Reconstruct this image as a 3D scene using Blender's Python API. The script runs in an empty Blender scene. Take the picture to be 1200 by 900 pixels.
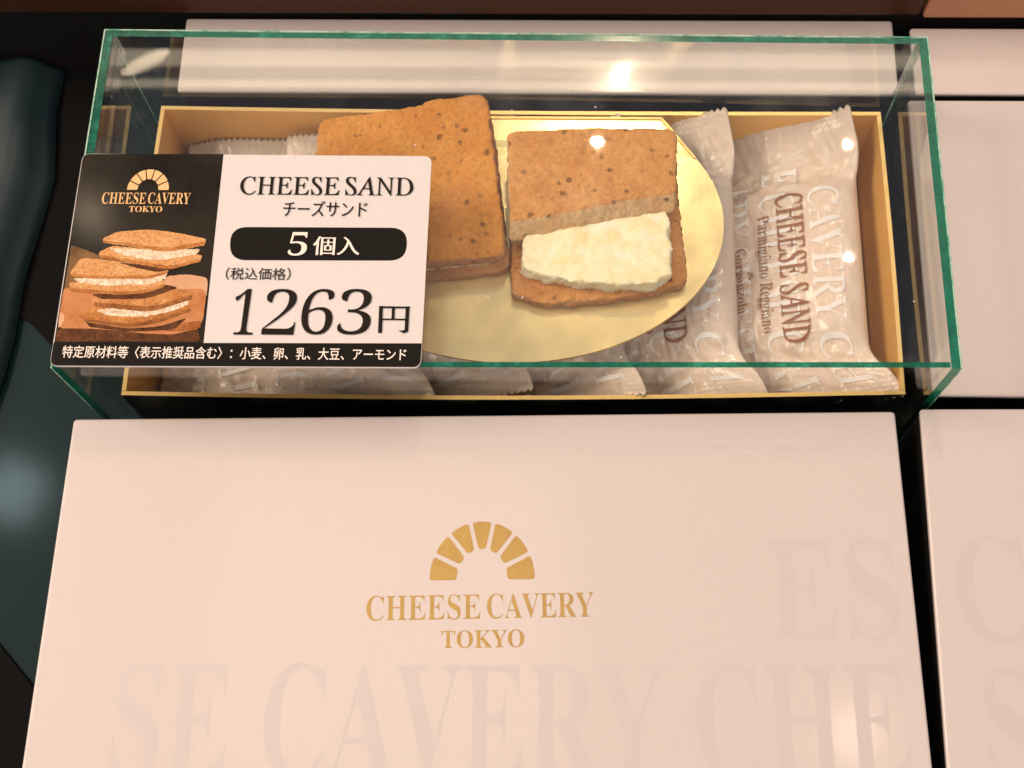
import bpy, bmesh, math, random
from mathutils import Vector, Matrix, noise, Euler

sc = bpy.context.scene
C = sc.collection
random.seed(4)

# ------------------------------------------------------------------ camera
CAM_LOC = Vector((0.0136, -0.12505, 0.39608))
CAM_ROT = Euler((0.351817, 0.025697, 0.022493), 'XYZ')
F_PX = 1500.0                                    # focal length in photo pixels (photo 1200 x 900)
cam = bpy.data.cameras.new('camera')
cam.sensor_width = 36.0
cam.lens = F_PX / 1200.0 * 36.0
cam.clip_start = 0.01
cam.clip_end = 50.0
cam.dof.use_dof = True
cam.dof.focus_distance = 0.355
cam.dof.aperture_fstop = 32.0
cam_o = bpy.data.objects.new('camera', cam)
cam_o.location = CAM_LOC
cam_o.rotation_euler = CAM_ROT
C.objects.link(cam_o)
sc.camera = cam_o

# ------------------------------------------------------------------ world, lamps, exposure
sc.view_settings.view_transform = 'Standard'
sc.view_settings.look = 'None'
sc.view_settings.exposure = -0.06
sc.view_settings.gamma = 1.0
world = bpy.data.worlds.new('World')
sc.world = world
world.use_nodes = True
bg = world.node_tree.nodes['Background']
bg.inputs[0].default_value = (0.93, 0.87, 0.95, 1)
bg.inputs[1].default_value = 0.42
sc.cycles.adaptive_threshold = 0.03
sc.cycles.max_bounces = 6
sc.cycles.diffuse_bounces = 2
sc.cycles.glossy_bounces = 3
sc.cycles.transparent_max_bounces = 14
sc.cycles.caustics_reflective = False
sc.cycles.caustics_refractive = False

def lamp(name, loc, power, col, size, aim=(0, 0.03, 0.05), shape='DISK', size_y=None):
    l = bpy.data.lights.new(name, 'AREA')
    l.shape = shape
    l.size = size
    if size_y: l.size_y = size_y
    l.energy = power
    l.color = col
    o = bpy.data.objects.new(name, l)
    o.location = loc
    d = Vector(aim) - Vector(loc)
    o.rotation_euler = d.to_track_quat('-Z', 'Y').to_euler()
    C.objects.link(o)
    return o
WARM = (1.0, 0.76, 0.52)
# shop ceiling downlights, 1.6 m up, each where its glint shows in the glass, the card or the lids
for x, y, p, w_, h_ in ((0.123, 1.12, 2.0, 0.016, 0.008), (0.083, 0.989, 2.0, 0.016, 0.008), (0.496, 0.987, 1.0, 0.011, 0.006), (0.484, 0.781, 1.0, 0.011, 0.006),
                        (-0.695, 1.14, 0.045, 0.09, 0.022), (0.451, 0.047, 0.45, 0.05, 0.03)):
    lamp('ceiling_downlight', (x, y, 1.6), p, WARM, w_, shape='ELLIPSE', size_y=h_)
lamp('card_glint_lamp', (-0.338, 0.321, 0.6), 0.10, WARM, 0.02)  # low lamp added to put a soft highlight on the price card
lamp('ceiling_downlight', (-0.864, 0.411, 1.6), 0.12, (0.75, 0.95, 1.0), 0.09, shape='RECTANGLE', size_y=0.08)
# strips added to streak the glass, and the satin ceiling panel over the lids
for y, h_, p in ((1.150, 0.034, 0.55), (1.098, 0.016, 0.28), (1.205, 0.012, 0.14)):
    lamp('streak_light', (-0.05, y, 1.6), p, (1.0, 0.80, 0.55), 1.6, aim=(-0.05, y, 0), shape='RECTANGLE', size_y=h_)
lamp('soft_panel', (-0.23, 0.20, 1.6), 2.7, (1.0, 0.80, 0.62), 0.52, aim=(-0.23, 0.20, 0), shape='RECTANGLE', size_y=0.46)
# broad warm fill panels, added unseen, behind the photographer and to one side
lamp('soft_panel', (0.0, -1.15, 1.6), 14, (1.0, 0.80, 0.62), 1.2, shape='RECTANGLE', size_y=0.6)
lamp('soft_panel', (-1.7, 0.35, 1.6), 47, (1.0, 0.80, 0.62), 0.9, shape='RECTANGLE', size_y=0.9)

# ------------------------------------------------------------------ helpers
ROTM = CAM_ROT.to_matrix()
def at(u, v, z):
    """photo pixel (1200 x 900) -> point on the horizontal plane z"""
    d = ROTM @ Vector(((u - 600) / F_PX, -(v - 450) / F_PX, -1))
    return CAM_LOC + d * ((z - CAM_LOC.z) / d.z)

def obj(name, me, mats, parent=None, smooth=False):
    o = bpy.data.objects.new(name, me)
    C.objects.link(o)
    for m in (mats if isinstance(mats, (list, tuple)) else [mats]):
        me.materials.append(m)
    if parent: o.parent = parent
    if smooth:
        for p in me.polygons: p.use_smooth = True
    return o

def from_bm(name, bm, mats, parent=None, smooth=False):
    me = bpy.data.meshes.new(name)
    bm.normal_update()
    bm.to_mesh(me); bm.free()
    return obj(name, me, mats, parent, smooth)

def tag(o, label, cat, group=None, kind=None):
    if label: o['label'] = label
    if cat: o['category'] = cat
    if group: o['group'] = group
    if kind: o['kind'] = kind
    return o

def empty(name, label, cat, group=None):
    o = bpy.data.objects.new(name, None)
    C.objects.link(o)
    o.empty_display_size = 0.02
    return tag(o, label, cat, group)

def prism(bm, pts, z0, z1):
    """closed prism over a ccw polygon; z0/z1 may be lists"""
    n = len(pts)
    za = z0 if isinstance(z0, (list, tuple)) else [z0] * n
    zb = z1 if isinstance(z1, (list, tuple)) else [z1] * n
    a = [bm.verts.new((p[0], p[1], za[i])) for i, p in enumerate(pts)]
    b = [bm.verts.new((p[0], p[1], zb[i])) for i, p in enumerate(pts)]
    bm.faces.new(list(reversed(a))); bm.faces.new(b)
    for i in range(n):
        bm.faces.new((a[i], a[(i + 1) % n], b[(i + 1) % n], b[i]))

def bevel_all(bm, w, seg=2, mat=-1):
    bmesh.ops.bevel(bm, geom=list(bm.edges), offset=w, segments=seg, affect='EDGES', profile=0.6, material=mat)

def rounded(pts, r, n=5):
    out = []
    N = len(pts)
    for i in range(N):
        p = Vector(pts[i][:2]); a = Vector(pts[i - 1][:2]); b = Vector(pts[(i + 1) % N][:2])
        rr = r[i] if isinstance(r, (list, tuple)) else r
        p0 = p + (a - p).normalized() * rr; p1 = p + (b - p).normalized() * rr
        for k in range(n + 1):
            t = k / n
            out.append((p0 * (1 - t) ** 2 + p * 2 * t * (1 - t) + p1 * t * t))
    return out

# ------------------------------------------------------------------ materials
class NT:
    def __init__(s, name):
        s.m = bpy.data.materials.new(name); s.m.use_nodes = True
        s.t = s.m.node_tree; s.n = s.t.nodes; s.l = s.t.links
        s.b = s.n['Principled BSDF']; s.out = s.n['Material Output']
    def add(s, ty, **kw):
        nd = s.n.new(ty)
        for k, v in kw.items(): setattr(nd, k, v)
        return nd
    def link(s, a, b): s.l.new(a, b)
    def coord(s, gen='Object'):
        if not hasattr(s, '_tc'): s._tc = s.add('ShaderNodeTexCoord')
        return s._tc.outputs[gen]
    def noise(s, scale, detail=3, rough=0.5, stretch=None):
        t = s.add('ShaderNodeTexNoise')
        t.inputs['Scale'].default_value = scale; t.inputs['Detail'].default_value = detail; t.inputs['Roughness'].default_value = rough
        if stretch:
            mp = s.add('ShaderNodeMapping'); mp.inputs['Scale'].default_value = stretch
            s.link(s.coord(), mp.inputs[0]); s.link(mp.outputs[0], t.inputs['Vector'])
        else: s.link(s.coord(), t.inputs['Vector'])
        return t.outputs['Fac']
    def ramp(s, fac, stops):
        r = s.add('ShaderNodeValToRGB')
        e = r.color_ramp.elements
        while len(e) < len(stops): e.new(0.5)
        for i, (p, c) in enumerate(stops):
            e[i].position = p; e[i].color = (*c, 1) if len(c) == 3 else c
        s.link(fac, r.inputs[0]); return r.outputs[0]
    def mixc(s, fac, a, b, blend='MIX'):
        m = s.add('ShaderNodeMix', data_type='RGBA', blend_type=blend)
        for i, v in ((0, fac), (6, a), (7, b)):
            if hasattr(v, 'is_linked'): s.link(v, m.inputs[i])
            elif isinstance(v, (int, float)): m.inputs[i].default_value = v
            else: m.inputs[i].default_value = (*v, 1)
        return m.outputs[2]
    def math(s, op, a, b=None):
        m = s.add('ShaderNodeMath', operation=op)
        for i, v in ((0, a), (1, b)):
            if v is None: continue
            if hasattr(v, 'is_linked'): s.link(v, m.inputs[i])
            else: m.inputs[i].default_value = v
        return m.outputs[0]
    def bump(s, h, strength, dist, prev=None):
        b = s.add('ShaderNodeBump')
        b.inputs['Strength'].default_value = strength; b.inputs['Distance'].default_value = dist
        s.link(h, b.inputs['Height'])
        if prev: s.link(prev, b.inputs['Normal'])
        return b.outputs['Normal']
    def set(s, base=None, rough=None, metal=None, spec=None, coat=None, coat_rough=None, normal=None, **kw):
        I = s.b.inputs
        for k, v in (('Base Color', base), ('Roughness', rough), ('Metallic', metal), ('Specular IOR Level', spec), ('Coat Weight', coat), ('Coat Roughness', coat_rough), ('Normal', normal)):
            if v is None: continue
            if hasattr(v, 'is_linked'): s.link(v, I[k])
            elif k == 'Base Color': I[k].default_value = (*v, 1)
            else: I[k].default_value = v
        return s.m

def plain(name, col, rough=0.5, metal=0.0, coat=0.0, coat_rough=0.1, spec=0.5, var=0.0, var_scale=60):
    n = NT(name)
    base = col
    if var:
        f = n.noise(var_scale, 4, 0.6)
        base = n.mixc(f, tuple(c * (1 - var) for c in col), tuple(min(1, c * (1 + var)) for c in col))
    return n.set(base=base, rough=rough, metal=metal, coat=coat, coat_rough=coat_rough, spec=spec)

# pearl paper of the lids
def pearl(name, base, bump_s, coat_rough):
    n = NT(name)
    f = n.noise(18, 3, 0.5)
    fine = n.noise(2600, 2, 0.6)
    mid = n.noise(900, 2, 0.5)
    hsum = n.math('ADD', n.math('MULTIPLY', fine, 0.6), n.math('MULTIPLY', mid, 0.25))
    nor = n.bump(hsum, bump_s, 0.0003)
    c = n.mixc(f, tuple(b * 0.975 for b in base), base)
    return n.set(base=c, rough=0.42, spec=0.5, coat=0.40, coat_rough=coat_rough, normal=nor)
M_LID = pearl('pearl_paper', (0.585, 0.507, 0.477), 0.3, 0.12)
M_GHOST = pearl('satin_print', (0.548, 0.478, 0.458), 0.03, 0.28)
M_DARKCARD = plain('near_black', (0.008, 0.007, 0.006), 0.6, spec=0.3)  # near-black colour of the box sides and the low plank
M_WHITE = plain('white_card', (0.78, 0.73, 0.69), 0.55, var=0.03)

def gold_foil():
    n = NT('gold_foil_print')
    f = n.noise(240, 3, 0.6)
    c = n.mixc(f, (0.36, 0.225, 0.06), (0.50, 0.325, 0.095))
    nor = n.bump(n.noise(900, 2, 0.5), 0.12, 0.0002)
    return n.set(base=c, rough=0.38, metal=0.45, normal=nor)
M_FOIL = gold_foil()

def gold_card():
    n = NT('gold_lined_card')
    f = n.noise(35, 3, 0.5)
    c = n.mixc(f, (0.98, 0.52, 0.13), (1.0, 0.60, 0.19))
    nor = n.bump(n.noise(1500, 2, 0.5), 0.06, 0.0002)
    return n.set(base=c, rough=0.34, metal=0.2, normal=nor, spec=0.6)
M_GOLD = gold_card()
M_RIM = plain('gold_rim', (0.90, 0.62, 0.24), 0.35, 0.6)

def board_gold():
    n = NT('gold_board_foil')
    f = n.noise(120, 4, 0.6)
    c = n.mixc(f, (0.94, 0.72, 0.33), (0.98, 0.80, 0.42))
    fine = n.noise(1500, 2, 0.6)
    nor = n.bump(n.math('ADD', fine, n.math('MULTIPLY', n.noise(30, 3, 0.5), 4.0)), 0.10, 0.0002)
    r = n.ramp(n.noise(70, 3), [(0.3, (0.13,) * 3), (0.7, (0.22,) * 3)])
    return n.set(base=c, rough=r, metal=0.5, normal=nor)
M_BOARD = board_gold()
M_BOARD_EDGE = plain('gold_board_edge', (0.75, 0.52, 0.18), 0.4, 0.6)

def glass():
    """thin clear pane: straight-through light plus a Fresnel mirror on each face"""
    n = NT('clear_pane')
    lw = n.add('ShaderNodeLayerWeight'); lw.inputs['Blend'].default_value = 0.5
    p5 = n.math('POWER', lw.outputs['Facing'], 5.0)
    F = n.math('ADD', n.math('MULTIPLY', p5, 0.96), 0.04)
    smear = n.ramp(n.noise(45, 2, 0.6), [(0.50, (0.012,) * 3), (0.75, (0.05,) * 3)])
    tr = n.add('ShaderNodeBsdfTransparent'); tr.inputs[0].default_value = (0.982, 0.992, 0.985, 1)
    gl = n.add('ShaderNodeBsdfGlossy'); n.link(smear, gl.inputs['Roughness'])
    mx = n.add('ShaderNodeMixShader')
    n.link(F, mx.inputs[0]); n.link(tr.outputs[0], mx.inputs[1]); n.link(gl.outputs[0], mx.inputs[2])
    vo = n.add('ShaderNodeTexVoronoi'); vo.inputs['Scale'].default_value = 150
    n.link(n.coord(), vo.inputs['Vector'])
    speck = n.ramp(vo.outputs['Distance'], [(0.03, (0.5,) * 3), (0.075, (0,) * 3)])
    gate = n.ramp(n.noise(170, 0, 0.5), [(0.57, (0,) * 3), (0.62, (1,) * 3)])
    smudge = n.ramp(n.noise(26, 3, 0.7), [(0.52, (0.0,) * 3), (0.80, (0.045,) * 3)])
    dust = n.math('ADD', n.math('MULTIPLY', speck, gate), smudge)
    df = n.add('ShaderNodeBsdfDiffuse'); df.inputs[0].default_value = (0.7, 0.68, 0.64, 1)
    m3 = n.add('ShaderNodeMixShader')
    n.link(dust, m3.inputs[0]); n.link(mx.outputs[0], m3.inputs[1]); n.link(df.outputs[0], m3.inputs[2])
    n.link(m3.outputs[0], n.out.inputs[0])
    return n.m
M_GLASS = glass()
def green_edge():
    n = NT('green_pane_edge')
    f = n.noise(160, 4, 0.7)
    c = n.ramp(f, [(0.3, (0.0, 0.06, 0.033)), (0.55, (0.002, 0.12, 0.07)), (0.75, (0.04, 0.30, 0.20))])
    tr = n.add('ShaderNodeBsdfTransparent'); tr.inputs[0].default_value = (0.05, 0.55, 0.36, 1)
    n.set(base=c, rough=0.12, spec=0.6)
    mx = n.add('ShaderNodeMixShader'); mx.inputs[0].default_value = 0.75
    n.link(tr.outputs[0], mx.inputs[1]); n.link(n.b.outputs[0], mx.inputs[2])
    n.link(mx.outputs[0], n.out.inputs[0])
    return n.m
M_GREEN = green_edge()
def arris():
    n = NT('pale_arris')
    c = n.ramp(n.noise(300, 4, 0.7), [(0.35, (0.06, 0.30, 0.20)), (0.6, (0.45, 0.62, 0.48))])
    return n.set(base=c, rough=0.25)
M_ARRIS = arris()

def biscuit(name, ca, cb, cd, bump=0.6, speck=0.5):
    n = NT(name)
    big = n.noise(90, 4, 0.6)
    c = n.mixc(n.ramp(big, [(0.35, (0,) * 3), (0.65, (1,) * 3)]), ca, cb)
    v = n.add('ShaderNodeTexVoronoi'); v.inputs['Scale'].default_value = 230
    n.link(n.coord(), v.inputs['Vector'])
    dist = n.math('ADD', v.outputs['Distance'], n.math('MULTIPLY', n.math('SUBTRACT', n.noise(330, 3, 0.6), 0.5), 0.55))
    spots = n.ramp(dist, [(0.10, (1,) * 3), (0.25, (0,) * 3)])
    gate = n.ramp(n.noise(150, 2, 0.5), [(0.44, (0,) * 3), (0.54, (1,) * 3)])
    sp = n.math('MULTIPLY', n.math('MULTIPLY', spots, gate), speck)
    c = n.mixc(sp, c, cd)
    fine = n.noise(700, 4, 0.7)
    mott = n.ramp(n.noise(620, 5, 0.75), [(0.34, (0.80, 0.72, 0.64)), (0.50, (1.0, 1.0, 1.0)), (0.70, (1.14, 1.14, 1.12))])
    c = n.mixc(1.0, c, mott, 'MULTIPLY')
    c = n.mixc(n.math('MULTIPLY', fine, 0.3), c, tuple(min(1, x * 1.4) for x in cb))
    h = n.math('SUBTRACT', n.math('ADD', n.math('MULTIPLY', n.noise(1500, 4, 0.75), 0.6), n.math('ADD', n.math('MULTIPLY', fine, 0.6), n.math('MULTIPLY', n.noise(260, 5, 0.7), 0.5))), n.math('MULTIPLY', sp, 0.8))
    return n.set(base=c, rough=0.75, spec=0.25, normal=n.bump(h, bump, 0.0014))
M_BISC = biscuit('baked_biscuit', (0.74, 0.30, 0.085), (0.88, 0.42, 0.145), (0.18, 0.055, 0.014), 0.9, 0.85)
M_BISC_L = biscuit('baked_biscuit_golden', (0.74, 0.27, 0.045), (0.86, 0.37, 0.085), (0.18, 0.05, 0.01), 0.9, 0.85)
M_BISC2 = biscuit('baked_biscuit_pale', (0.60, 0.27, 0.105), (0.74, 0.38, 0.17), (0.24, 0.08, 0.025), 0.9, 0.5)
M_BISC3 = biscuit('packed_biscuit', (0.86, 0.42, 0.20), (0.94, 0.52, 0.28), (0.5, 0.2, 0.1), 0.3, 0.2)
M_CRUMB = biscuit('biscuit_crumb', (0.86, 0.45, 0.19), (0.95, 0.62, 0.33), (0.22, 0.10, 0.04), 1.0, 0.9)
def cream():
    n = NT('cheese_cream')
    f = n.noise(170, 4, 0.65)
    c = n.ramp(f, [(0.36, (0.98, 0.78, 0.42)), (0.55, (0.98, 0.88, 0.60)), (0.75, (0.98, 0.94, 0.80))])
    n.b.inputs['Subsurface Weight'].default_value = 0.2
    n.b.inputs['Subsurface Radius'].default_value = (0.002, 0.0015, 0.001)
    n.b.inputs['Subsurface Scale'].default_value = 1.0
    return n.set(base=c, rough=0.6, spec=0.3, normal=n.bump(n.math('ADD', n.noise(420, 5, 0.7), n.math('MULTIPLY', n.noise(1400, 4, 0.75), 0.4)), 0.4, 0.0009))
M_CREAM = cream()

def film():
    n = NT('milky_film')
    c = n.mixc(n.noise(90, 3, 0.6), (0.99, 0.77, 0.60), (0.99, 0.88, 0.77))
    n.set(base=c, rough=0.30, spec=0.6, coat=0.5, coat_rough=0.12, normal=n.bump(n.noise(150, 4, 0.6, (1, 2.2, 1)), 0.28, 0.0012))
    tl = n.add('ShaderNodeBsdfTranslucent'); n.link(c, tl.inputs[0])
    tr = n.add('ShaderNodeBsdfTransparent'); tr.inputs[0].default_value = (0.95, 0.92, 0.90, 1)
    m1 = n.add('ShaderNodeMixShader'); m1.inputs[0].default_value = 0.12
    n.link(n.b.outputs[0], m1.inputs[1]); n.link(tl.outputs[0], m1.inputs[2])
    m2 = n.add('ShaderNodeMixShader'); m2.inputs[0].default_value = 0.22
    n.link(m1.outputs[0], m2.inputs[1]); n.link(tr.outputs[0], m2.inputs[2])
    n.link(m2.outputs[0], n.out.inputs[0])
    return n.m
M_FILM = film()
def film_white():
    n = NT('white_film_print')
    n.set(base=(0.96, 0.93, 0.91), rough=0.4)
    tr = n.add('ShaderNodeBsdfTransparent')
    m2 = n.add('ShaderNodeMixShader'); m2.inputs[0].default_value = 0.2
    n.link(n.b.outputs[0], m2.inputs[1]); n.link(tr.outputs[0], m2.inputs[2])
    n.link(m2.outputs[0], n.out.inputs[0])
    return n.m
M_FILMPRINT = film_white()
M_BROWNINK = plain('brown_ink', (0.30, 0.115, 0.045), 0.5)

def shelf_dark():
    n = NT('black_gloss_shelf')
    c = n.mixc(n.noise(6, 3, 0.5), (0.004, 0.013, 0.011), (0.008, 0.024, 0.020))
    nor = n.bump(n.noise(260, 3, 0.5), 0.01, 0.0005)
    return n.set(base=c, rough=0.10, spec=0.55, normal=nor)
M_SHELF = shelf_dark()
def wood(name, a, b):
    n = NT(name)
    f = n.noise(14, 6, 0.62, (0.6, 8, 8))
    g = n.noise(60, 4, 0.6, (0.4, 14, 14))
    c = n.mixc(n.math('ADD', n.math('MULTIPLY', f, 0.7), n.math('MULTIPLY', g, 0.3)), a, b)
    return n.set(base=c, rough=0.45, spec=0.15, normal=n.bump(g, 0.1, 0.0005))
M_WOOD_D = wood('dark_brown_wood', (0.030, 0.010, 0.005), (0.10, 0.038, 0.020))
M_WOOD_L = wood('mid_brown_wood', (0.40, 0.18, 0.095), (0.54, 0.26, 0.15))

# lamination film of the price card
def print_mat(name, col, var=0.0, scale=200, col2=None):
    n = NT(name)
    c = col
    if col2:
        c = n.mixc(n.ramp(n.noise(scale, 5, 0.65), [(0.36, (0,) * 3), (0.64, (1,) * 3)]), col, col2)
        if scale > 100: c = n.mixc(1.0, c, n.ramp(n.noise(1100, 4, 0.7), [(0.36, (0.66, 0.6, 0.55)), (0.6, (1.05,) * 3)]), 'MULTIPLY')
    nor = n.bump(n.noise(420, 3, 0.6), 0.35, 0.0004)
    return n.set(base=c, rough=0.5, spec=0.06, coat=0.16, coat_rough=0.13, normal=nor)
M_PWHITE = print_mat('card_white', (0.66, 0.605, 0.585))
M_PBLACK = print_mat('card_black', (0.009, 0.007, 0.005))
M_PINK = print_mat('card_ink', (0.014, 0.010, 0.007))
M_PPEACH = print_mat('card_gold_ink', (0.80, 0.48, 0.22))
M_PLIGHT = print_mat('card_white_ink', (0.85, 0.74, 0.66))
M_PDARK = print_mat('photo_backdrop', (0.008, 0.006, 0.004), col2=(0.024, 0.019, 0.012), scale=40)
M_PTAN = print_mat('photo_tan', (0.12, 0.06, 0.022), col2=(0.26, 0.14, 0.06), scale=60)
M_PTABLE = print_mat('photo_table', (0.42, 0.15, 0.05), col2=(0.55, 0.24, 0.10), scale=90)
M_PPALE = print_mat('photo_pale', (0.58, 0.30, 0.16), col2=(0.66, 0.40, 0.25), scale=70)
M_PCOOK = print_mat('photo_biscuit', (0.62, 0.29, 0.10), col2=(0.72, 0.40, 0.17), scale=170)
M_PCOOKD = print_mat('photo_biscuit_side', (0.40, 0.14, 0.035), col2=(0.58, 0.26, 0.08), scale=170)
M_PCOOK3 = print_mat('photo_biscuit_low', (0.50, 0.20, 0.06), col2=(0.64, 0.32, 0.12), scale=170)
M_PCREAM = print_mat('photo_cream', (0.70, 0.50, 0.32), col2=(0.90, 0.78, 0.62), scale=420)
M_PSHADE = print_mat('photo_dark_brown', (0.06, 0.022, 0.009), col2=(0.16, 0.06, 0.022), scale=240)
M_PSHADE2 = print_mat('photo_brown', (0.24, 0.08, 0.022), col2=(0.38, 0.15, 0.045), scale=240)
M_PALMOND = print_mat('photo_almond', (0.30, 0.09, 0.025), col2=(0.46, 0.17, 0.06), scale=140)

# ------------------------------------------------------------------ lettering: outlines of the built-in fonts
def mb(s):
    o = ''
    for ch in s:
        if 'A' <= ch <= 'Z': o += chr(0x1D400 + ord(ch) - 65)
        elif 'a' <= ch <= 'z': o += chr(0x1D41A + ord(ch) - 97)
        elif '0' <= ch <= '9': o += chr(0x1D7CE + ord(ch) - 48)
        else: o += ch
    return o
def mi(s):
    o = ''
    for ch in s:
        if 'A' <= ch <= 'Z': o += chr(0x1D434 + ord(ch) - 65)
        elif ch == 'h': o += '\u210E'
        elif 'a' <= ch <= 'z': o += chr(0x1D44E + ord(ch) - 97)
        else: o += ch
    return o
def outlines(s, dx=0.0, dy=0.0, shear=0.0, res=5, spacing=1.0):
    cu = bpy.data.curves.new('tmp', 'FONT'); cu.body = s; cu.space_character = spacing
    o = bpy.data.objects.new('tmp', cu); C.objects.link(o)
    bpy.context.view_layer.update()
    dg = bpy.context.evaluated_depsgraph_get()
    c2 = o.evaluated_get(dg).to_curve(dg)
    polys = []
    for sp in c2.splines:
        bp = sp.bezier_points
        pts = []
        if len(bp):
            n = len(bp)
            for i in range(n):
                a, b = bp[i], bp[(i + 1) % n]
                p0, p1, p2, p3 = a.co, a.handle_right, b.handle_left, b.co
                straight = (p1 - p0).cross(p3 - p0).length < 1e-5 and (p2 - p0).cross(p3 - p0).length < 1e-5
                k = 1 if straight else res
                for j in range(k):
                    t = j / k
                    q = p0 * (1 - t) ** 3 + p1 * 3 * t * (1 - t) ** 2 + p2 * 3 * t * t * (1 - t) + p3 * t ** 3
                    pts.append((q.x, q.y))
        else: pts = [(q.co.x, q.co.y) for q in sp.points]
        cl = []
        for q in pts:
            if not cl or (q[0] - cl[-1][0]) ** 2 + (q[1] - cl[-1][1]) ** 2 > 1e-8: cl.append(q)
        if len(cl) > 2: polys.append(cl)
    o.evaluated_get(dg).to_curve_clear() if hasattr(o, 'to_curve_clear') else None
    bpy.data.objects.remove(o); bpy.data.curves.remove(cu)
    if dx or dy:
        # outline winding: decide sign from the largest outline of the text
        big = max(polys, key=lambda q: abs(sum(q[i - 1][0] * q[i][1] - q[i][0] * q[i - 1][1] for i in range(len(q)))))
        A = sum(big[i - 1][0] * big[i][1] - big[i][0] * big[i - 1][1] for i in range(len(big)))
        sg = 1 if A > 0 else -1
        new = []
        for q in polys:
            r = []
            n = len(q)
            for i in range(n):
                e0 = Vector(q[i]) - Vector(q[i - 1]); e1 = Vector(q[(i + 1) % n]) - Vector(q[i])
                e0.normalize(); e1.normalize()
                n0 = Vector((e0.y, -e0.x)) * sg; n1 = Vector((e1.y, -e1.x)) * sg
                m = n0 + n1
                if m.length < 1e-4: m = n0
                else: m = m / max(0.35, m.length_squared / 2) if m.length_squared > 0 else n0
                r.append((q[i][0] + m.x * dx, q[i][1] + m.y * dy))
            new.append(r)
        polys = new
    if shear: polys = [[(x - shear * y, y) for x, y in q] for q in polys]
    return polys
def poly_mesh(name, polys):
    cu = bpy.data.curves.new('tmp', 'CURVE'); cu.dimensions = '2D'; cu.fill_mode = 'BOTH'
    for q in polys:
        sp = cu.splines.new('POLY'); sp.points.add(len(q) - 1); sp.use_cyclic_u = True
        for i, (x, y) in enumerate(q): sp.points[i].co = (x, y, 0, 1)
    o = bpy.data.objects.new('tmp', cu); C.objects.link(o)
    bpy.context.view_layer.update()
    dg = bpy.context.evaluated_depsgraph_get()
    me = bpy.data.meshes.new_from_object(o.evaluated_get(dg))
    bpy.data.objects.remove(o); bpy.data.curves.remove(cu)
    me.name = name
    me.materials.clear()
    return me
def lettering(name, s, box, z, mat, parent, rot=0.0, dx=0.0, dy=0.0, shear=0.0, spacing=1.0, fmap=None, cell=None):
    """fit the outlines of s into the world rectangle box=(x0,y0,x1,y1), rotated by rot about its lower left corner"""
    big = 100.0
    polys = outlines(s, dx, dy, shear, spacing=spacing)
    xs = [p[0] for q in polys for p in q]; ys = [p[1] for q in polys for p in q]
    x0, x1, y0, y1 = min(xs), max(xs), min(ys), max(ys)
    me = poly_mesh(name, polys)
    W, H = box[2] - box[0], box[3] - box[1]
    ca, sa = math.cos(rot), math.sin(rot)
    for v in me.vertices:
        a = (v.co.x - x0) / (x1 - x0) * W; b = (v.co.y - y0) / (y1 - y0) * H
        if fmap: v.co = fmap(box[0] + a, box[1] + b)
        else: v.co = (box[0] + ca * a - sa * b, box[1] + sa * a + ca * b, z)
    if not fmap and me.polygons and me.polygons[0].normal.z < 0: me.flip_normals()
    return obj(name, me, mat, parent)
def px_box(u0, v0, u1, v1, z):
    a = at(u0, v1, z); b = at(u1, v1, z); c = at(u0, v0, z); d = at(u1, v0, z)
    return (a.x, (a.y + b.y) / 2, b.x, (c.y + d.y) / 2)
def sheet(name, pts, z, mat, parent):
    bm = bmesh.new()
    f = bm.faces.new([bm.verts.new((p[0], p[1], z)) for p in pts])
    f.normal_update()
    if f.normal.z < 0: f.normal_flip()
    bmesh.ops.triangulate(bm, faces=bm.faces[:])
    return from_bm(name, bm, mat, parent)

# ------------------------------------------------------------------ the setting
bm = bmesh.new()
prism(bm, [(-0.9, -0.6), (0.9, -0.6), (0.9, 0.30), (-0.9, 0.30)], -0.02, 0.0)
tag(from_bm('shelf', bm, M_SHELF), None, None, kind='structure')
Z_RIM = 0.032
bw = empty('back_panel', None, None); bw['kind'] = 'structure'
for x0, x1, y, h, m in ((-0.9, 0.1335, 0.1385, 0.058, M_WOOD_D), (0.1345, 0.9, 0.1375, 0.058, M_WOOD_L)):
    bm = bmesh.new(); prism(bm, [(x0, y), (x1, y), (x1, y + 0.02), (x0, y + 0.02)], 0.0365, h); bevel_all(bm, 0.001)
    from_bm('plank', bm, m, bw)
bm = bmesh.new(); prism(bm, [(-0.9, 0.1405), (0.9, 0.1405), (0.9, 0.157), (-0.9, 0.157)], 0.0, 0.0363)
from_bm('plank', bm, M_DARKCARD, bw)

# ------------------------------------------------------------------ closed boxes
def closed_box(label, quad, ztop, lid_h=0.016, name='gift_box'):
    root = empty(name, label, 'gift box', None)
    c = sum((Vector(p[:2]) for p in quad), Vector((0, 0))) / 4
    root.location = (0, 0, 0)
    bm = bmesh.new()
    prism(bm, rounded(quad, 0.0012, 3), ztop - 0.0016, ztop)
    tops = [e for e in bm.edges if all(abs(v.co.z - ztop) < 1e-6 for v in e.verts)]
    bmesh.ops.bevel(bm, geom=tops, offset=0.0007, segments=3, affect='EDGES', profile=0.5)
    from_bm('lid', bm, M_LID, root, True)
    for p in root.children[0].data.polygons: p.use_smooth = abs(p.normal.z) < 0.98
    bm = bmesh.new()
    prism(bm, rounded([c + (Vector(p[:2]) - c) * 0.997 for p in quad], 0.0012, 3), ztop - lid_h, ztop - 0.0017)
    from_bm('lid_skirt', bm, M_DARKCARD, root)
    bm = bmesh.new()
    inner = [c + (Vector(p[:2]) - c) * 0.985 for p in quad]
    prism(bm, inner, 0.0002, ztop - lid_h - 0.0001)
    from_bm('base', bm, M_DARKCARD, root)
    return root
Z_FRONT = 0.043
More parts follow.
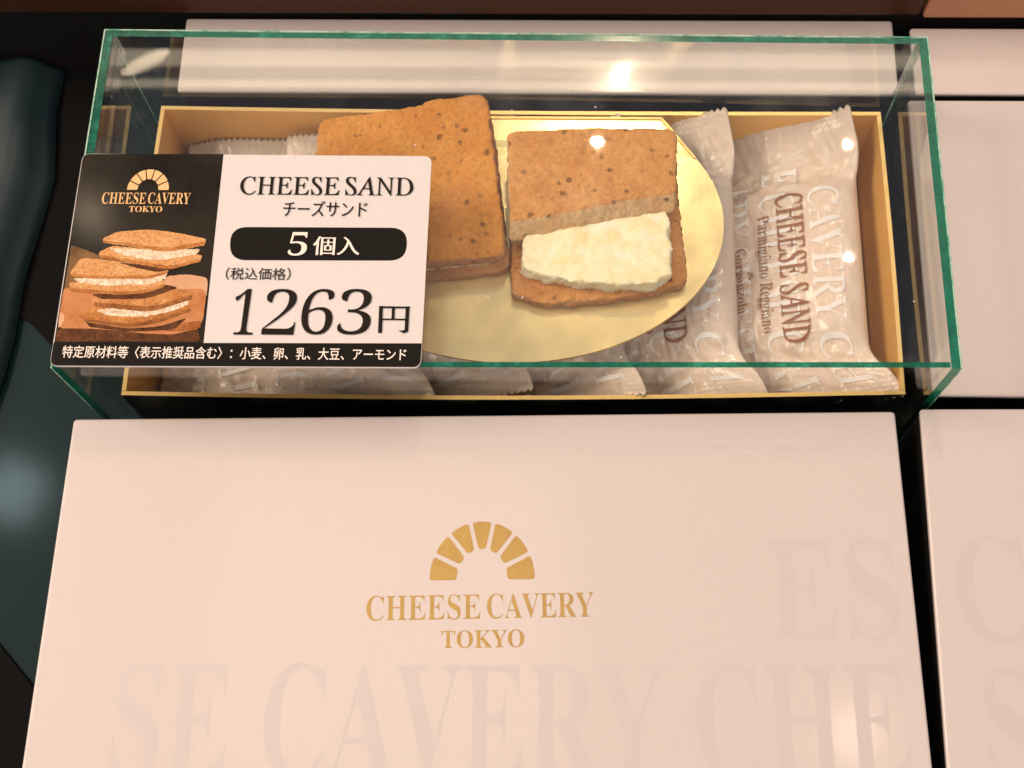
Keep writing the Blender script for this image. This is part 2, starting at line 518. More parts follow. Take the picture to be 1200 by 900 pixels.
def q(*px, z=Z_FRONT): return [at(u, v, z) for u, v in px]
bl, br = at(86, 491, Z_FRONT), at(1049, 482, Z_FRONT)
fl, fr = at(25, 900, Z_FRONT), at(1093, 900, Z_FRONT)
ext = 2.0
front = closed_box('large closed white box with gold arch logo, before the glass case',
                   [bl + (fl - bl) * ext, br + (fr - br) * ext, br, bl], Z_FRONT, 0.02)
bl2, fl2 = at(1078, 479, Z_FRONT), at(1110, 900, Z_FRONT)
bl3 = bl2 + (fl2 - bl2) * ext
right_front = closed_box('large closed white box beside the box with the gold arch logo',
                   [bl3, bl3 + Vector((0.24, 0.003, 0)), bl2 + Vector((0.24, 0.0035, 0)), bl2], Z_FRONT, 0.02)
Z_N = 0.033
a, b = at(1064, 117, Z_N), at(1094, 464, Z_N)
right_mid = closed_box('closed white box standing right beside the glass case',
                   [b, b + Vector((0.24, 0.0, 0)), a + Vector((0.24, 0.0005, 0)), a], Z_N)
y0, y1 = at(600, 109, Z_N).y, 0.1380
x0, x1 = at(208, 100, Z_N).x, at(1051, 80, Z_N).x
back_mid = closed_box('closed white box behind the glass case, pushed against the dark wood panel',
                   [(x0, y0), (x1, y0), (x1, y0 + 0.029), (x0, y0 + 0.029)], Z_N)
x2 = at(1071, 80, Z_N).x; y2 = at(1130, 110, Z_N).y
back_right = closed_box('closed white box against the lighter wood panel, behind the box beside the case',
                   [(x2, y2), (x2 + 0.24, y2), (x2 + 0.24, y2 + 0.0255), (x2, y2 + 0.0255)], Z_N)

# arch logo: seven rounded wedge segments
def arch(parent, cx, cy, ro_x, ro_y, ri_x, ri_y, z, mat, rot=0.0, gap=0.09, rr=0.0008):
    n = 7
    st = math.pi / n
    for k in range(n):
        a0, a1 = k * st, (k + 1) * st
        g_o, g_i = gap * 0.42, gap * 0.95
        if k == 0: o0, i0 = a0, a0
        else: o0, i0 = a0 + g_o, a0 + g_i
        if k == n - 1: o1, i1 = a1, a1
        else: o1, i1 = a1 - g_o, a1 - g_i
        P = lambda a, rx, ry: Vector((math.cos(a) * rx, math.sin(a) * ry))
        outer = [P(o0 + (o1 - o0) * t / 3, ro_x, ro_y) for t in range(4)]
        inner = [P(i1, ri_x, ri_y), P(i0, ri_x, ri_y)]
        pts = outer + inner
        rad = [rr, 0, 0, rr, rr, rr]
        rad = [r if r else 1e-6 for r in rad]
        poly = rounded(pts, rad, 4)
        R2 = Matrix.Rotation(rot, 2)
        poly = [Vector((cx, cy)) + R2 @ p for p in poly]
        sheet('arch_segment', poly, z, mat, parent)
zl = Z_FRONT + 0.00006
YAW = 0.036
arch(front, -0.0054, -0.0538, 0.0147, 0.0166, 0.0072, 0.0088, zl, M_FOIL, YAW * 0.9)
lettering('brand_lettering', mb('CHEESE'), (-0.0371, -0.0659, -0.0055, -0.0589), zl, M_FOIL, front, rot=YAW, dx=-0.010, dy=-0.004)
lettering('brand_lettering', mb('CAVERY'), (-0.0037, -0.0647, 0.0257, -0.0577), zl, M_FOIL, front, rot=YAW, dx=-0.010, dy=-0.004)
lettering('city_lettering', mb('TOKYO'), (-0.0160, -0.0730, 0.0067, -0.0681), zl, M_FOIL, front, rot=YAW, dx=-0.006, dy=0)

# big satin letters printed tone on tone on the lids
def ghost_row(parent, s, u0, u1, v0, v1, z, rot):
    b = px_box(u0, v0, u1, v1, z)
    lettering('tonal_lettering', mb(s), b, z, M_GHOST, parent, rot=rot, dx=-0.012, dy=0.0)
zg = Z_FRONT + 0.00003
ghost_row(front, 'SE CAVERY CHE', 125, 1072, 785, 925, zg, 0.018)
ghost_row(front, 'ES', 905, 1058, 632, 752, zg, 0.018)
ghost_row(right_front, 'CAVERY', 1128, 1690, 632, 760, zg, 0.012)
ghost_row(right_front, 'S CAVERY', 1165, 1860, 790, 930, zg, 0.012)

# ------------------------------------------------------------------ open gold-lined box
ob = empty('open_gift_box', 'open box lined in gold, full of wrapped biscuits inside the glass case', 'gift box')
rim = [at(142, 463, Z_RIM), at(1061, 462, Z_RIM), at(1032, 131, Z_RIM), at(189, 124, Z_RIM)]
T = 0.0013
def wall(p, q_, bow, inward):
    """card wall from p to q_, outer face black, the rest gold"""
    n = 14
    d = (q_ - p).normalized(); nrm = Vector((d.y, -d.x, 0))    # outward for a ccw box
    bm = bmesh.new()
    cols = []
    for i in range(n + 1):
        t = i / n
        base = p.lerp(q_, t)
        k = math.sin(t * math.pi)
        prof = []
        for off, z in ((0, 0.0003), (0, Z_RIM), (-T, Z_RIM), (-T, 0.0003)):
            zz = z
            o2 = off + bow * k * (z / Z_RIM)
            prof.append(bm.verts.new((base.x + nrm.x * o2, base.y + nrm.y * o2, zz)))
        cols.append(prof)
    for i in range(n):
        for j in range(4):
            f = bm.faces.new((cols[i][j], cols[i + 1][j], cols[i + 1][(j + 1) % 4], cols[i][(j + 1) % 4]))
            f.material_index = (0, 2, 1, 1)[j]
    bm.faces.new(list(reversed(cols[0]))).material_index = 0
    bm.faces.new(cols[-1]).material_index = 0
    bmesh.ops.recalc_face_normals(bm, faces=bm.faces[:])
    from_bm('box_wall', bm, [M_DARKCARD, M_GOLD, M_RIM], ob)
sx = Vector((T + 0.0001, 0, 0))
wall(rim[0], rim[1], 0.0016, 0)
wall(rim[1] + Vector((0, T + 0.0001, 0)), rim[2] - Vector((0, T + 0.0001, 0)), 0.0004, 0)
wall(rim[2], rim[3], -0.0008, 0)
wall(rim[3] - Vector((0, T + 0.0001, 0)), rim[0] + Vector((0, T + 0.0001, 0)), 0.0004, 0)
bm = bmesh.new()
c0 = sum(rim, Vector()) / 4
prism(bm, [c0 + (p - c0) * 0.985 for p in rim], 0.0004, 0.0014)
from_bm('box_floor', bm, M_GOLD, ob)

# ------------------------------------------------------------------ wrapped biscuits
PW, PL = 0.046, 0.100
def sstep(a, b, x):
    t = max(0.0, min(1.0, (x - a) / (b - a))); return t * t * (3 - 2 * t)
def packet_surface(seed, kb, kf, ROLL):
    cr, sr = math.cos(ROLL), math.sin(ROLL)
    def S(s, v, side):
        """s across -.5...5, v along -.5...5; side +1 top, -1 bottom -> local point, origin at the left edge"""
        y = v * PL
        fin = sstep(0.028, 0.040, abs(y))
        body = 1 - sstep(0.022, 0.038, abs(y))
        w = PW * (0.96 + 0.12 * fin)
        x = (s + 0.5) * PW + s * (w - PW)
        if y < 0: x += 0.007 * fin * (s + 0.5) * sstep(0.03, 0.05, -y)
        edge = max(0.0, 1 - abs(2 * s) ** 3.2)
        t = (0.0065 * body + 0.0006) * edge ** 0.55
        n1 = noise.noise(Vector((s * 5 + seed * 7.1, v * 9, 3.3 * side)))
        n2 = noise.noise(Vector((s * 11 + seed * 3.7, v * 30, 9.1 * side)))
        n3 = noise.noise(Vector((s * 26 + seed, v * 26 + s * 8, 1.7 * side)))
        tr = sstep(0.018, 0.030, abs(y)) * (1 - sstep(0.036, 0.044, abs(y)))
        r1 = 1 - abs(noise.noise(Vector((s * 4.5 + v * 6 + seed * 2.1, v * 13 - s * 5, 5.5 * side + seed))))
        r2 = 1 - abs(noise.noise(Vector((s * 9 + seed * 4.9, v * 7 + s * 3, 2.5 * side - seed))))
        h = side * t + (0.0003 * r1 ** 7 + 0.0003 * r2 ** 9) * (0.25 + 0.75 * min(1, edge * 2)) * (1 - 0.6 * fin) + (0.0007 * n1 + 0.00035 * n3 + tr * 0.0016 * n2) * (0.3 + 0.7 * min(1, edge * 2))
        h += fin * 0.00022 * math.sin(abs(y) / 0.0017 * 2 * math.pi)
        # fins curl up against the ends of the box
        h += (kb if y > 0 else kf) * fin * (abs(y) - 0.030) * (0.55 + 0.6 * (s + 0.5))
        h += fin * 0.0011 * math.sin(s * 9 + seed * 2.3)
        return Vector((x * cr - h * sr, y, x * sr + h * cr))
    return S
def packet(seed, xl, yc, z0, label, text=True, kb=0.45, kf=0.10, lenb=1.0, lenf=0.965, roll=27, widen=1.0):
    ROLL = math.radians(roll)
    root = empty('wrapped_biscuit', label, 'packet', 'wrapped biscuits in the gold box')
    root.location = (xl, yc, z0)
    root.scale = (widen, 1, 1)
    S = packet_surface(seed, kb, kf, ROLL)
    NU, NV = 96, 120
    bm = bmesh.new()
    g = {}
    for side in (1, -1):
        for i in range(NU + 1):
            for j in range(NV + 1):
                s = i / NU - 0.5; v = j / NV - 0.5
                if side == -1 and (i in (0, NU) or j in (0, NV)):
                    g[side, i, j] = g[1, i, j]; continue
                v2 = v
                tooth = abs((i % 4) - 2) / 2.0
                endf = sstep(0.40, 0.5, abs(v))
                v2 = v * (1 - 0.016 * tooth * endf)
                v2 *= 1 + ((lenb if v > 0 else lenf) - 1) * sstep(0.3, 0.5, abs(v))
                g[side, i, j] = bm.verts.new(S(s, v2, side) if not (i in (0, NU) or j in (0, NV)) else (S(s, v2, 1) + S(s, v2, -1)) / 2)
    for i in range(NU):
        for j in range(NV):
            bm.faces.new((g[1, i, j], g[1, i + 1, j], g[1, i + 1, j + 1], g[1, i, j + 1]))
            try: bm.faces.new((g[-1, i, j], g[-1, i, j + 1], g[-1, i + 1, j + 1], g[-1, i + 1, j]))
            except ValueError: pass
    bmesh.ops.recalc_face_normals(bm, faces=bm.faces[:])
    from_bm('wrapper', bm, M_FILM, root, True)
    # the biscuit seen through the film
    bm = bmesh.new()
    prism(bm, rounded([(0.006, -0.0205), (PW - 0.006, -0.0205), (PW - 0.006, 0.0205), (0.006, 0.0205)], 0.003, 3), -0.0046, 0.0050)
    bmesh.ops.bevel(bm, geom=[e for e in bm.edges if abs(e.verts[0].co.z - e.verts[1].co.z) < 1e-6], offset=0.0008, segments=2, affect='EDGES')
    bmesh.ops.rotate(bm, verts=bm.verts[:], cent=(0, 0, 0), matrix=Matrix.Rotation(-ROLL, 3, 'Y'))
    from_bm('biscuit', bm, M_BISC3, root, True)
    # lettering runs down the packet, its tops to the right
    def conf(off):
        return lambda a, b: S(b, -a, 1) + Vector((-math.sin(ROLL), 0, math.cos(ROLL))) * off
    if text:
        o1 = 0.0006
        lettering('product_lettering', mi('CHEESE SAND'), (-0.245, 0.0, 0.275, 0.185), 0, M_BROWNINK, root, shear=0.27, dx=0.012, dy=0.004, fmap=conf(o1))
        lettering('flavour_lettering', mb('Parmigiano Reggiano'), (-0.175, -0.155, 0.235, -0.045), 0, M_BROWNINK, root, dx=-0.022, dy=-0.004, fmap=conf(o1))
        lettering('flavour_lettering', mb('&'), (0.015, -0.208, 0.045, -0.168), 0, M_BROWNINK, root, dx=-0.01, dy=-0.004, fmap=conf(o1))
        lettering('flavour_lettering', mb('Gorgonzola'), (-0.075, -0.315, 0.155, -0.22), 0, M_BROWNINK, root, dx=-0.022, dy=-0.004, fmap=conf(o1))
    o2 = 0.0004
    lettering('tonal_lettering', mb('CAVERY CH'), (-0.255, 0.215, 0.42, 0.41), 0, M_FILMPRINT, root, dx=-0.012, dy=0.0, fmap=conf(o2))
    lettering('tonal_lettering', mb('E CHEESE CAV'), (-0.36, -0.115, 0.45, 0.125), 0, M_FILMPRINT, root, dx=-0.012, dy=0.0, fmap=conf(o2))
    lettering('tonal_lettering', mb('ERY CHEESE C'), (-0.32, -0.42, 0.42, -0.19), 0, M_FILMPRINT, root, dx=-0.012, dy=0.0, fmap=conf(o2))
    return root
labels = ['wrapped biscuit at the end of the box below the dark half of the price card',
          'wrapped biscuit second from the dark end of the price card, in the gold box',
          'wrapped biscuit under the whole sandwich biscuit and gold board',
          'wrapped biscuit under the cut-open sandwich biscuit and gold board',
          'wrapped biscuit half covered by the rounded end of the gold board',
          'wrapped biscuit with brown lettering in full view against the end of the gold box']
for k in range(6):
    xl = 0.0665 - 0.0355 * (5 - k) + (-0.001, 0.0, 0, 0, 0, 0)[k]
    packet(k + 1.37, xl, 0.0540 + (0.0, -0.002, 0.001, -0.001, 0.0, 0.0005)[k], (0.0085, 0.0165, 0.0045, 0.0045, 0.0045, 0.0045)[k], labels[k], roll=(4, 8, 27, 27, 27, 27)[k],
           widen=(1, 1, 1, 1, 1.0, 1.12)[k], kb=(0.25, 0.2, 0.3, 0.3, 0.5, 0.5)[k], kf=(0.12, 0.15, 0.1, 0.18, 0.12, 0.10)[k])

# ------------------------------------------------------------------ gold board
Z_B = 0.0362
root = empty('gold_board', 'oval gold cake board with clipped corners carrying two sandwich biscuits', 'board')
cx, rx, cy, ry = 0.0, 0.0664, 0.0615, 0.0478
pts = []
for k in range(73):
    a = math.radians(-212 + 244 * k / 72)
    pts.append(Vector((cx + rx * math.cos(a), cy + ry * math.sin(a))))
pts = [p for p in pts if p.y < 0.0868]
pts += [Vector((0.0478, 0.0990)), Vector((-0.0478, 0.0990))]
bm = bmesh.new(); prism(bm, pts, Z_B - 0.0011, Z_B)
for f in bm.faces:
    f.material_index = 0 if f.normal.z > 0.5 else 1
bm.normal_update()
for f in bm.faces: f.material_index = 0 if f.normal.z > 0.5 else 1
from_bm('board', bm, [M_BOARD, M_BOARD_EDGE], root)
# folded-up back lip
bm = bmesh.new()
lip = [(pts[-1], pts[-2]), (pts[-2], pts[-3]), (pts[0], pts[-1])]
for a, b in lip:
    d = (b - a).normalized(); nn = Vector((-d.y, d.x))
    if nn.dot((a + b) / 2 - Vector((cx, cy))) > 0: nn = -nn
    prism(bm, [a, b, b + nn * 0.0007, a + nn * 0.0007], Z_B + 0.00005, Z_B + 0.0006)
bmesh.ops.recalc_face_normals(bm, faces=bm.faces[:])
from_bm('lip', bm, M_RIM, root)

# ------------------------------------------------------------------ sandwich biscuits
def slab(name, outline, z0, z1, mat, parent, seed, rings=20, n=280, amp_top=0.0004, amp_side=0.0005, dome=0.0, crust=None, tilt=None, edge_r=0.0010, slope=None):
    """a biscuit: closed outline resampled, lofted with a rough side and an uneven top"""
    P = [Vector(p[:2]) for p in outline]
    L = [0.0]
    for i in range(len(P)): L.append(L[-1] + (P[(i + 1) % len(P)] - P[i]).length)
    rs = []
    for k in range(n):
        d = L[-1] * k / n
        for i in range(len(P)):
            if L[i] <= d <= L[i + 1]:
                rs.append(P[i].lerp(P[(i + 1) % len(P)], (d - L[i]) / max(1e-9, L[i + 1] - L[i]))); break
    c = sum(rs, Vector((0, 0))) / n
    bm = bmesh.new()
    prof = [(0.0, 0.93), (0.0, 0.99), (0.2, 1.0), (0.5, 1.002), (0.78, 1.0), (0.95, 0.994)]
    prof += [(1.0, 0.98 * (1 - (i / rings) ** 1.0) + 0.0) for i in range(rings)]
    rows = []
    for t, sc_ in prof:
        row = []
        for k, p in enumerate(rs):
            off = p - c
            q_ = c + off * sc_
            if sc_ > 0.95:
                nz = noise.noise(Vector((p.x * 260 + seed * 11, p.y * 260, t * 2.5 + seed)))
                n2 = noise.noise(Vector((p.x * 900 + seed * 5, p.y * 900, t * 9)))
                n4 = noise.noise(Vector((p.x * 2100 + seed * 2, p.y * 2100, t * 14 + seed)))
                q_ = q_ + off.normalized() * (amp_side * nz + amp_side * 0.6 * n2 + amp_side * 0.45 * n4)
            z = z0 + (z1 - z0) * t
            if t >= 1.0:
                nz = noise.noise(Vector((q_.x * 150 + seed * 3, q_.y * 150, seed)))
                n2 = noise.noise(Vector((q_.x * 420, q_.y * 420 + seed * 2, 4.0 + seed)))
                n3 = noise.noise(Vector((q_.x * 1100, q_.y * 1100 + seed, 7.0)))
                z += amp_top * (1.2 * nz + 0.9 * n2 + 0.15 * n3) + dome * (1 - sc_ ** 2)
            if slope:
                q_ = q_ + Vector((0, slope[1] * (0.6 - t) * (1 - sstep(0.0, 0.008, q_.y - slope[0] - 0.236 * q_.x))))
            v = Vector((q_.x, q_.y, z))
            if tilt: v.z += tilt[0] * (v.x - c.x) + tilt[1] * (v.y - c.y)
            row.append(bm.verts.new(v))
        rows.append(row)
    for a, b in zip(rows, rows[1:]):
        for k in range(n):
            f = bm.faces.new((a[k], a[(k + 1) % n], b[(k + 1) % n], b[k]))
    bm.faces.new(rows[-1]); bm.faces.new(list(reversed(rows[0])))
    mats = [mat]
    if crust:
        mats.append(crust)
        for f in bm.faces:
            cz = f.calc_center_median().z
            f.normal_update()
        # the sides show the crumb
        m = len(prof) - rings - 1
        for i, f in enumerate(bm.faces):
            if i < m * n: f.material_index = 1
    return from_bm(name, bm, mats, parent, True)

Zc = Z_B + 0.0002
# whole sandwich, seen beside the card
w = empty('sandwich_biscuit', 'whole square sandwich biscuit on the gold board, partly behind the price card', 'biscuit', 'sandwich biscuits on the gold board')
whole = [(-0.0625, 0.0365), (-0.0025, 0.0435), (-0.0005, 0.0455), (-0.0075, 0.0975), (-0.0100, 0.0995), (-0.0270, 0.0965), (-0.0285, 0.0950), (-0.0590, 0.0900), (-0.0610, 0.0870)]
whole = [(x, y) for x, y in whole]
cw = Vector((-0.033, 0.068))
def scaled(o, k, dx=0, dy=0): return [(cw.x + (x - cw.x) * k + dx, cw.y + (y - cw.y) * k + dy) for x, y in o]
slab('biscuit_layer', rounded(scaled(whole, 1.0, 0.0006, -0.0012), 0.0016, 3), Zc, Zc + 0.0040, M_BISC2, w, 3.1, tilt=(0, 0.0))
slab('cream_layer', rounded(scaled(whole, 0.955), 0.002, 3), Zc + 0.0040, Zc + 0.0073, M_CREAM, w, 8.1, tilt=(0, 0.03))
slab('biscuit_layer', rounded(scaled(whole, 0.985), 0.0008, 3), Zc + 0.0073, Zc + 0.0125, M_BISC_L, w, 5.2, tilt=(0, 0.05), amp_top=0.00045, amp_side=0.0007, crust=M_BISC2, n=340, rings=24)
# cut-open sandwich
w2 = empty('sandwich_biscuit', 'sandwich biscuit broken open to show thick pale cheese cream, on the gold board', 'biscuit', 'sandwich biscuits on the gold board')
base = [(0.0008, 0.0345), (0.0110, 0.0312), (0.0280, 0.0325), (0.0420, 0.0350), (0.0535, 0.0385), (0.0540, 0.0410), (0.0522, 0.0640), (0.0515, 0.0835), (0.0005, 0.0830), (-0.0002, 0.0560)]
slab('biscuit_layer', rounded(base, 0.0012, 3), Zc, Zc + 0.0042, M_BISC, w2, 1.4, crust=M_BISC2, amp_side=0.0007)
crm = [(0.0036, 0.0415), (0.0062, 0.0390), (0.0190, 0.0362), (0.0330, 0.0350), (0.0425, 0.0358), (0.0486, 0.0385), (0.0490, 0.0470), (0.0482, 0.0530), (0.0482, 0.0800), (0.0050, 0.0800), (0.0040, 0.0500)]
slab('cream_layer', rounded(crm, 0.0014, 3), Zc + 0.0040, Zc + 0.0104, M_CREAM, w2, 6.6, amp_top=0.00035, amp_side=0.0010)
topb = [(0.0002, 0.0515), (0.0095, 0.0535), (0.0250, 0.0570), (0.0400, 0.0603), (0.0500, 0.0618), (0.0510, 0.0840), (0.0490, 0.0858), (0.0250, 0.0860), (0.0010, 0.0850), (-0.0014, 0.0830)]
slab('biscuit_layer', rounded(topb, [0.0006] * 5 + [0.0012] * 5, 3), Zc + 0.0094, Zc + 0.0148, M_BISC, w2, 2.7, crust=M_CRUMB, amp_side=0.0007, amp_top=0.0005, slope=(0.0510, -0.0045), n=340, rings=22)

# ------------------------------------------------------------------ glass case
ZT = 0.068
gc = empty('glass_case', 'clear glass display case with green edges over the open gold box', 'display case')
GL, GR, GBR, GBL = at(60, 431, ZT), at(1127, 432, ZT), at(1087, 44, ZT), at(123, 35, ZT)
GT = 0.0027
def pane(name, pts, z0, z1, green_normals, mats=None):
    """glass slab; faces whose normal points along one of green_normals get the green cut-edge material"""
    bm = bmesh.new()
    prism(bm, pts, z0, z1)
    bm.normal_update()
    for f in bm.faces:
        f.material_index = 1 if any(f.normal.dot(Vector(g)) > 0.9 for g in green_normals) else 0
    return from_bm(name, bm, [M_GLASS, M_GREEN, M_ARRIS], gc)
ux = Vector((GT, 0, 0)); uy = Vector((0, GT, 0)); e = 0.00015
def off(p, a, b): return (p.x + a, p.y + b)
UP, FR, BK = (0, 0, 1), (0, -1, 0), (0, 1, 0)
pane('side_pane', [off(GL, 0, 0), off(GL, GT, 0), off(GBL, GT, 0), off(GBL, 0, 0)], 0.0002, ZT, [UP, FR, BK])
pane('side_pane', [off(GR, -GT, 0), off(GR, 0, 0), off(GBR, 0, 0), off(GBR, -GT, 0)], 0.0002, ZT, [UP, FR, BK])
pane('front_pane', [off(GL, GT + e, 0.0003), off(GR, -GT - e, 0.0003), off(GR, -GT - e, GT * 0.7), off(GL, GT + e, GT * 0.7)], 0.0002, ZT - 0.0001, [UP])
pane('back_pane', [off(GBL, GT + e, -GT * 0.85), off(GBR, -GT - e, -GT * 0.85), off(GBR, -GT - e, -0.0003), off(GBL, GT + e, -0.0003)], 0.0002, ZT - 0.0001, [UP])
pane('top_pane', [off(GL, GT + e, GT * 0.7 + e), off(GR, -GT - e, GT * 0.7 + e), off(GBR, -GT - e, -GT * 0.85 - e), off(GBL, GT + e, -GT * 0.85 - e)], ZT - 0.003, ZT - 0.0003, [])
# ground corners round the top and front, coloured pale for caught light
def strip(a, b, r):
    a, b = Vector(a), Vector(b)
    d = (b - a).normalized()
    u = d.orthogonal().normalized(); v = d.cross(u)
    bm = bmesh.new()
    A = [bm.verts.new(a + (u * math.cos(k * math.pi / 3) + v * math.sin(k * math.pi / 3)) * r) for k in range(6)]
    B = [bm.verts.new(b + (u * math.cos(k * math.pi / 3) + v * math.sin(k * math.pi / 3)) * r) for k in range(6)]
    for k in range(6): bm.faces.new((A[k], A[(k + 1) % 6], B[(k + 1) % 6], B[k]))
    bm.faces.new(list(reversed(A))); bm.faces.new(B)
    bmesh.ops.recalc_face_normals(bm, faces=bm.faces[:])
    from_bm('arris', bm, M_ARRIS, gc)
for a, b in ((GL, GBL), (GBL, GBR), (GBR, GR)): strip(a, b, 0.00025)
for p in (GL, GR): strip((p.x, p.y, 0.001), (p.x, p.y, ZT - 0.0003), 0.0002)
for p, sg in ((GBL, 1), (GBR, -1)): strip((p.x + sg * GT, p.y - GT, 0.001), (p.x + sg * GT, p.y - GT, ZT - 0.004), 0.00022)

# ------------------------------------------------------------------ price card
ZK = ZT + 0.0009
pc = empty('price_card', 'white and black price card reading CHEESE SAND 1263 yen, lying on the glass case', 'price card')
K = [at(58, 429, ZK), at(493, 431, ZK), at(506, 183, ZK), at(97, 180, ZK)]
bm = bmesh.new(); prism(bm, rounded(K, 0.0024, 6), ZT + 0.0001, ZK)
from_bm('card', bm, M_PWHITE, pc)
dz = 0.00003
def P(*px, z=ZK): return [at(u, v, z) for u, v in px]
# dark photo panel and black footer
panel = rounded(P((63.5, 402), (238.5, 402), (262, 180.6), (97.5, 180.4)), [1e-5, 1e-5, 1e-5, 0.0022], 6)
photo = sheet('printed_photo', panel, ZK + dz, M_PDARK, pc)
sheet('footer_band', rounded(P((58.5, 428.5), (492.5, 430.3), (494.2, 402.4), (62.7, 401.6)), [0.0022, 0.0022, 1e-5, 1e-5], 6), ZK + dz * 1.3, M_PBLACK, pc)
def art(name, pts, mat, lv, wob=0.0):
    w_ = [(60 + x / 3.75, 180 + y / 3.75) for x, y in pts]
    pp = [at(u, v, ZK) for u, v in w_]
    # soften the traced corners, then roughen the outline as crumbs do
    pp = rounded(pp, [min((Vector(pp[i][:2]) - Vector(pp[i - 1][:2])).length, (Vector(pp[i][:2]) - Vector(pp[(i + 1) % len(pp)][:2])).length) * 0.28 for i in range(len(pp))], 4)
    fine = []
    for i in range(len(pp)):
        p0, p1 = pp[i], pp[(i + 1) % len(pp)]
        k = max(1, int((p1 - p0).length / 0.0003))
        fine += [p0.lerp(p1, j / k) for j in range(k)]
    wb = wob or 0.00012
    pp = [p + Vector((noise.noise(Vector((p.x * 1800, p.y * 1800, lv))), noise.noise(Vector((p.x * 1800, p.y * 1800, lv + 9.5))))) * wb for p in fine]
    return sheet(name, pp, ZK + dz * (1 + 0.4 * lv), mat, photo)
art('printed_backdrop', [(88, 402), (130, 415), (230, 455), (250, 520), (160, 600), (54, 620)], M_PTAN, 1)
art('printed_cloth', [(495, 540), (600, 530), (690, 545), (682, 640), (480, 640)], M_PPALE, 2)
art('printed_table', [(56, 590), (120, 600), (400, 610), (684, 590), (668, 730), (640, 775), (530, 800), (200, 800), (26, 772)], M_PTABLE, 3)
art('printed_plank_edge', [(27, 768), (200, 770), (400, 790), (532, 796), (645, 770), (655, 826), (18, 826)], M_PSHADE, 4)
art('printed_almond', [(495, 772), (570, 745), (655, 735), (658, 765), (590, 782), (510, 782)], M_PALMOND, 5)
art('printed_almond', [(33, 735), (40, 695), (56, 707), (58, 735), (32, 770)], M_PPALE, 5)
art('printed_shadow', [(150, 740), (340, 770), (480, 760), (600, 720), (540, 775), (330, 785), (170, 762)], M_PSHADE, 6)
art('printed_biscuit', [(115, 712), (180, 675), (610, 655), (612, 692), (480, 740), (350, 766), (150, 738)], M_PCOOKD, 7)
art('printed_cream', [(195, 690), (250, 680), (560, 658), (606, 646), (600, 668), (540, 690), (430, 715), (340, 718), (250, 712)], M_PCREAM, 8, 0.0003)
art('printed_biscuit', [(168, 622), (300, 600), (480, 588), (626, 600), (616, 640), (440, 698), (190, 672)], M_PCOOK3, 9)
art('printed_shadow', [(175, 618), (410, 615), (500, 575), (560, 590), (420, 640), (220, 640)], M_PSHADE, 10)
art('printed_biscuit', [(78, 568), (500, 556), (496, 588), (410, 615), (300, 622), (88, 606)], M_PCOOK, 11)
art('printed_cream', [(95, 548), (300, 548), (430, 540), (512, 520), (504, 548), (430, 578), (330, 576), (240, 582), (120, 566)], M_PCREAM, 12, 0.0003)
art('printed_biscuit', [(84, 525), (130, 460), (250, 468), (400, 490), (518, 514), (505, 532), (430, 552), (180, 552), (92, 540)], M_PCOOK, 13)
art('printed_shadow', [(290, 478), (400, 490), (520, 512), (470, 522), (380, 505)], M_PSHADE, 13.5)
art('printed_biscuit', [(210, 435), (270, 405), (666, 448), (656, 476), (520, 512), (400, 490), (215, 458)], M_PCOOK, 14)
art('printed_cream', [(252, 416), (330, 420), (500, 425), (655, 420), (645, 442), (560, 458), (480, 470), (390, 464), (290, 440)], M_PCREAM, 15, 0.0003)
art('printed_biscuit', [(228, 375), (290, 345), (430, 334), (560, 350), (682, 376), (676, 405), (500, 437), (330, 406), (230, 394)], M_PCOOK, 16)
art('printed_crust', [(230, 392), (330, 404), (500, 434), (676, 403), (680, 386), (500, 418), (330, 392), (232, 384)], M_PCOOKD, 17)
art('printed_crust', [(92, 540), (180, 551), (430, 551), (505, 531), (512, 518), (430, 537), (180, 538), (88, 528)], M_PCOOKD, 17)
art('printed_crust', [(88, 606), (300, 622), (410, 615), (496, 588), (498, 576), (400, 602), (300, 608), (86, 592)], M_PCOOKD, 17)
art('printed_crust', [(215, 458), (400, 490), (520, 512), (656, 476), (660, 464), (520, 497), (400, 476), (214, 446)], M_PCOOKD, 17)
art('printed_crust', [(190, 672), (440, 698), (616, 640), (620, 622), (440, 676), (188, 654)], M_PSHADE2, 17)
art('printed_crust', [(150, 738), (350, 766), (480, 740), (612, 692), (612, 680), (480, 724), (350, 750), (140, 726)], M_PSHADE2, 17)
zp = ZK + dz * 9
bx = lambda *a_: px_box(*a_, ZK)
# writing
b_ = bx(149, 199, 198, 223)
arch(pc, (b_[0] + b_[2]) / 2, b_[1], (b_[2] - b_[0]) / 2, b_[3] - b_[1], (b_[2] - b_[0]) * 0.255, (b_[3] - b_[1]) * 0.53, zp, M_PPEACH, 0.0, 0.06, 0.00012)
lettering('brand_lettering', mb('CHEESE'), bx(119, 226, 170.5, 239.5), zp, M_PPEACH, pc, dx=-0.008)
lettering('brand_lettering', mb('CAVERY'), bx(173, 226.2, 222.5, 239.7), zp, M_PPEACH, pc, dx=-0.008)
lettering('city_lettering', mb('TOKYO'), bx(151, 242, 190, 249), zp, M_PPEACH, pc)
lettering('title_lettering', mi('CHEESE'), bx(280.5, 207.5, 397.5, 229), zp, M_PINK, pc, shear=0.27, dx=0.010, dy=0.0)
lettering('title_lettering', mi('SAND'), bx(404, 208, 484, 229.8), zp, M_PINK, pc, shear=0.27, dx=0.010, dy=0.0)
lettering('title_lettering', 'チーズサンド', bx(331, 236, 430, 254), zp, M_PINK, pc, dx=0.012, dy=-0.002)
sheet('count_pill', rounded(P((269, 305), (476, 305.5), (477.5, 267), (270.5, 266)), 0.00495, 10), ZK + dz * 1.3, M_PBLACK, pc)
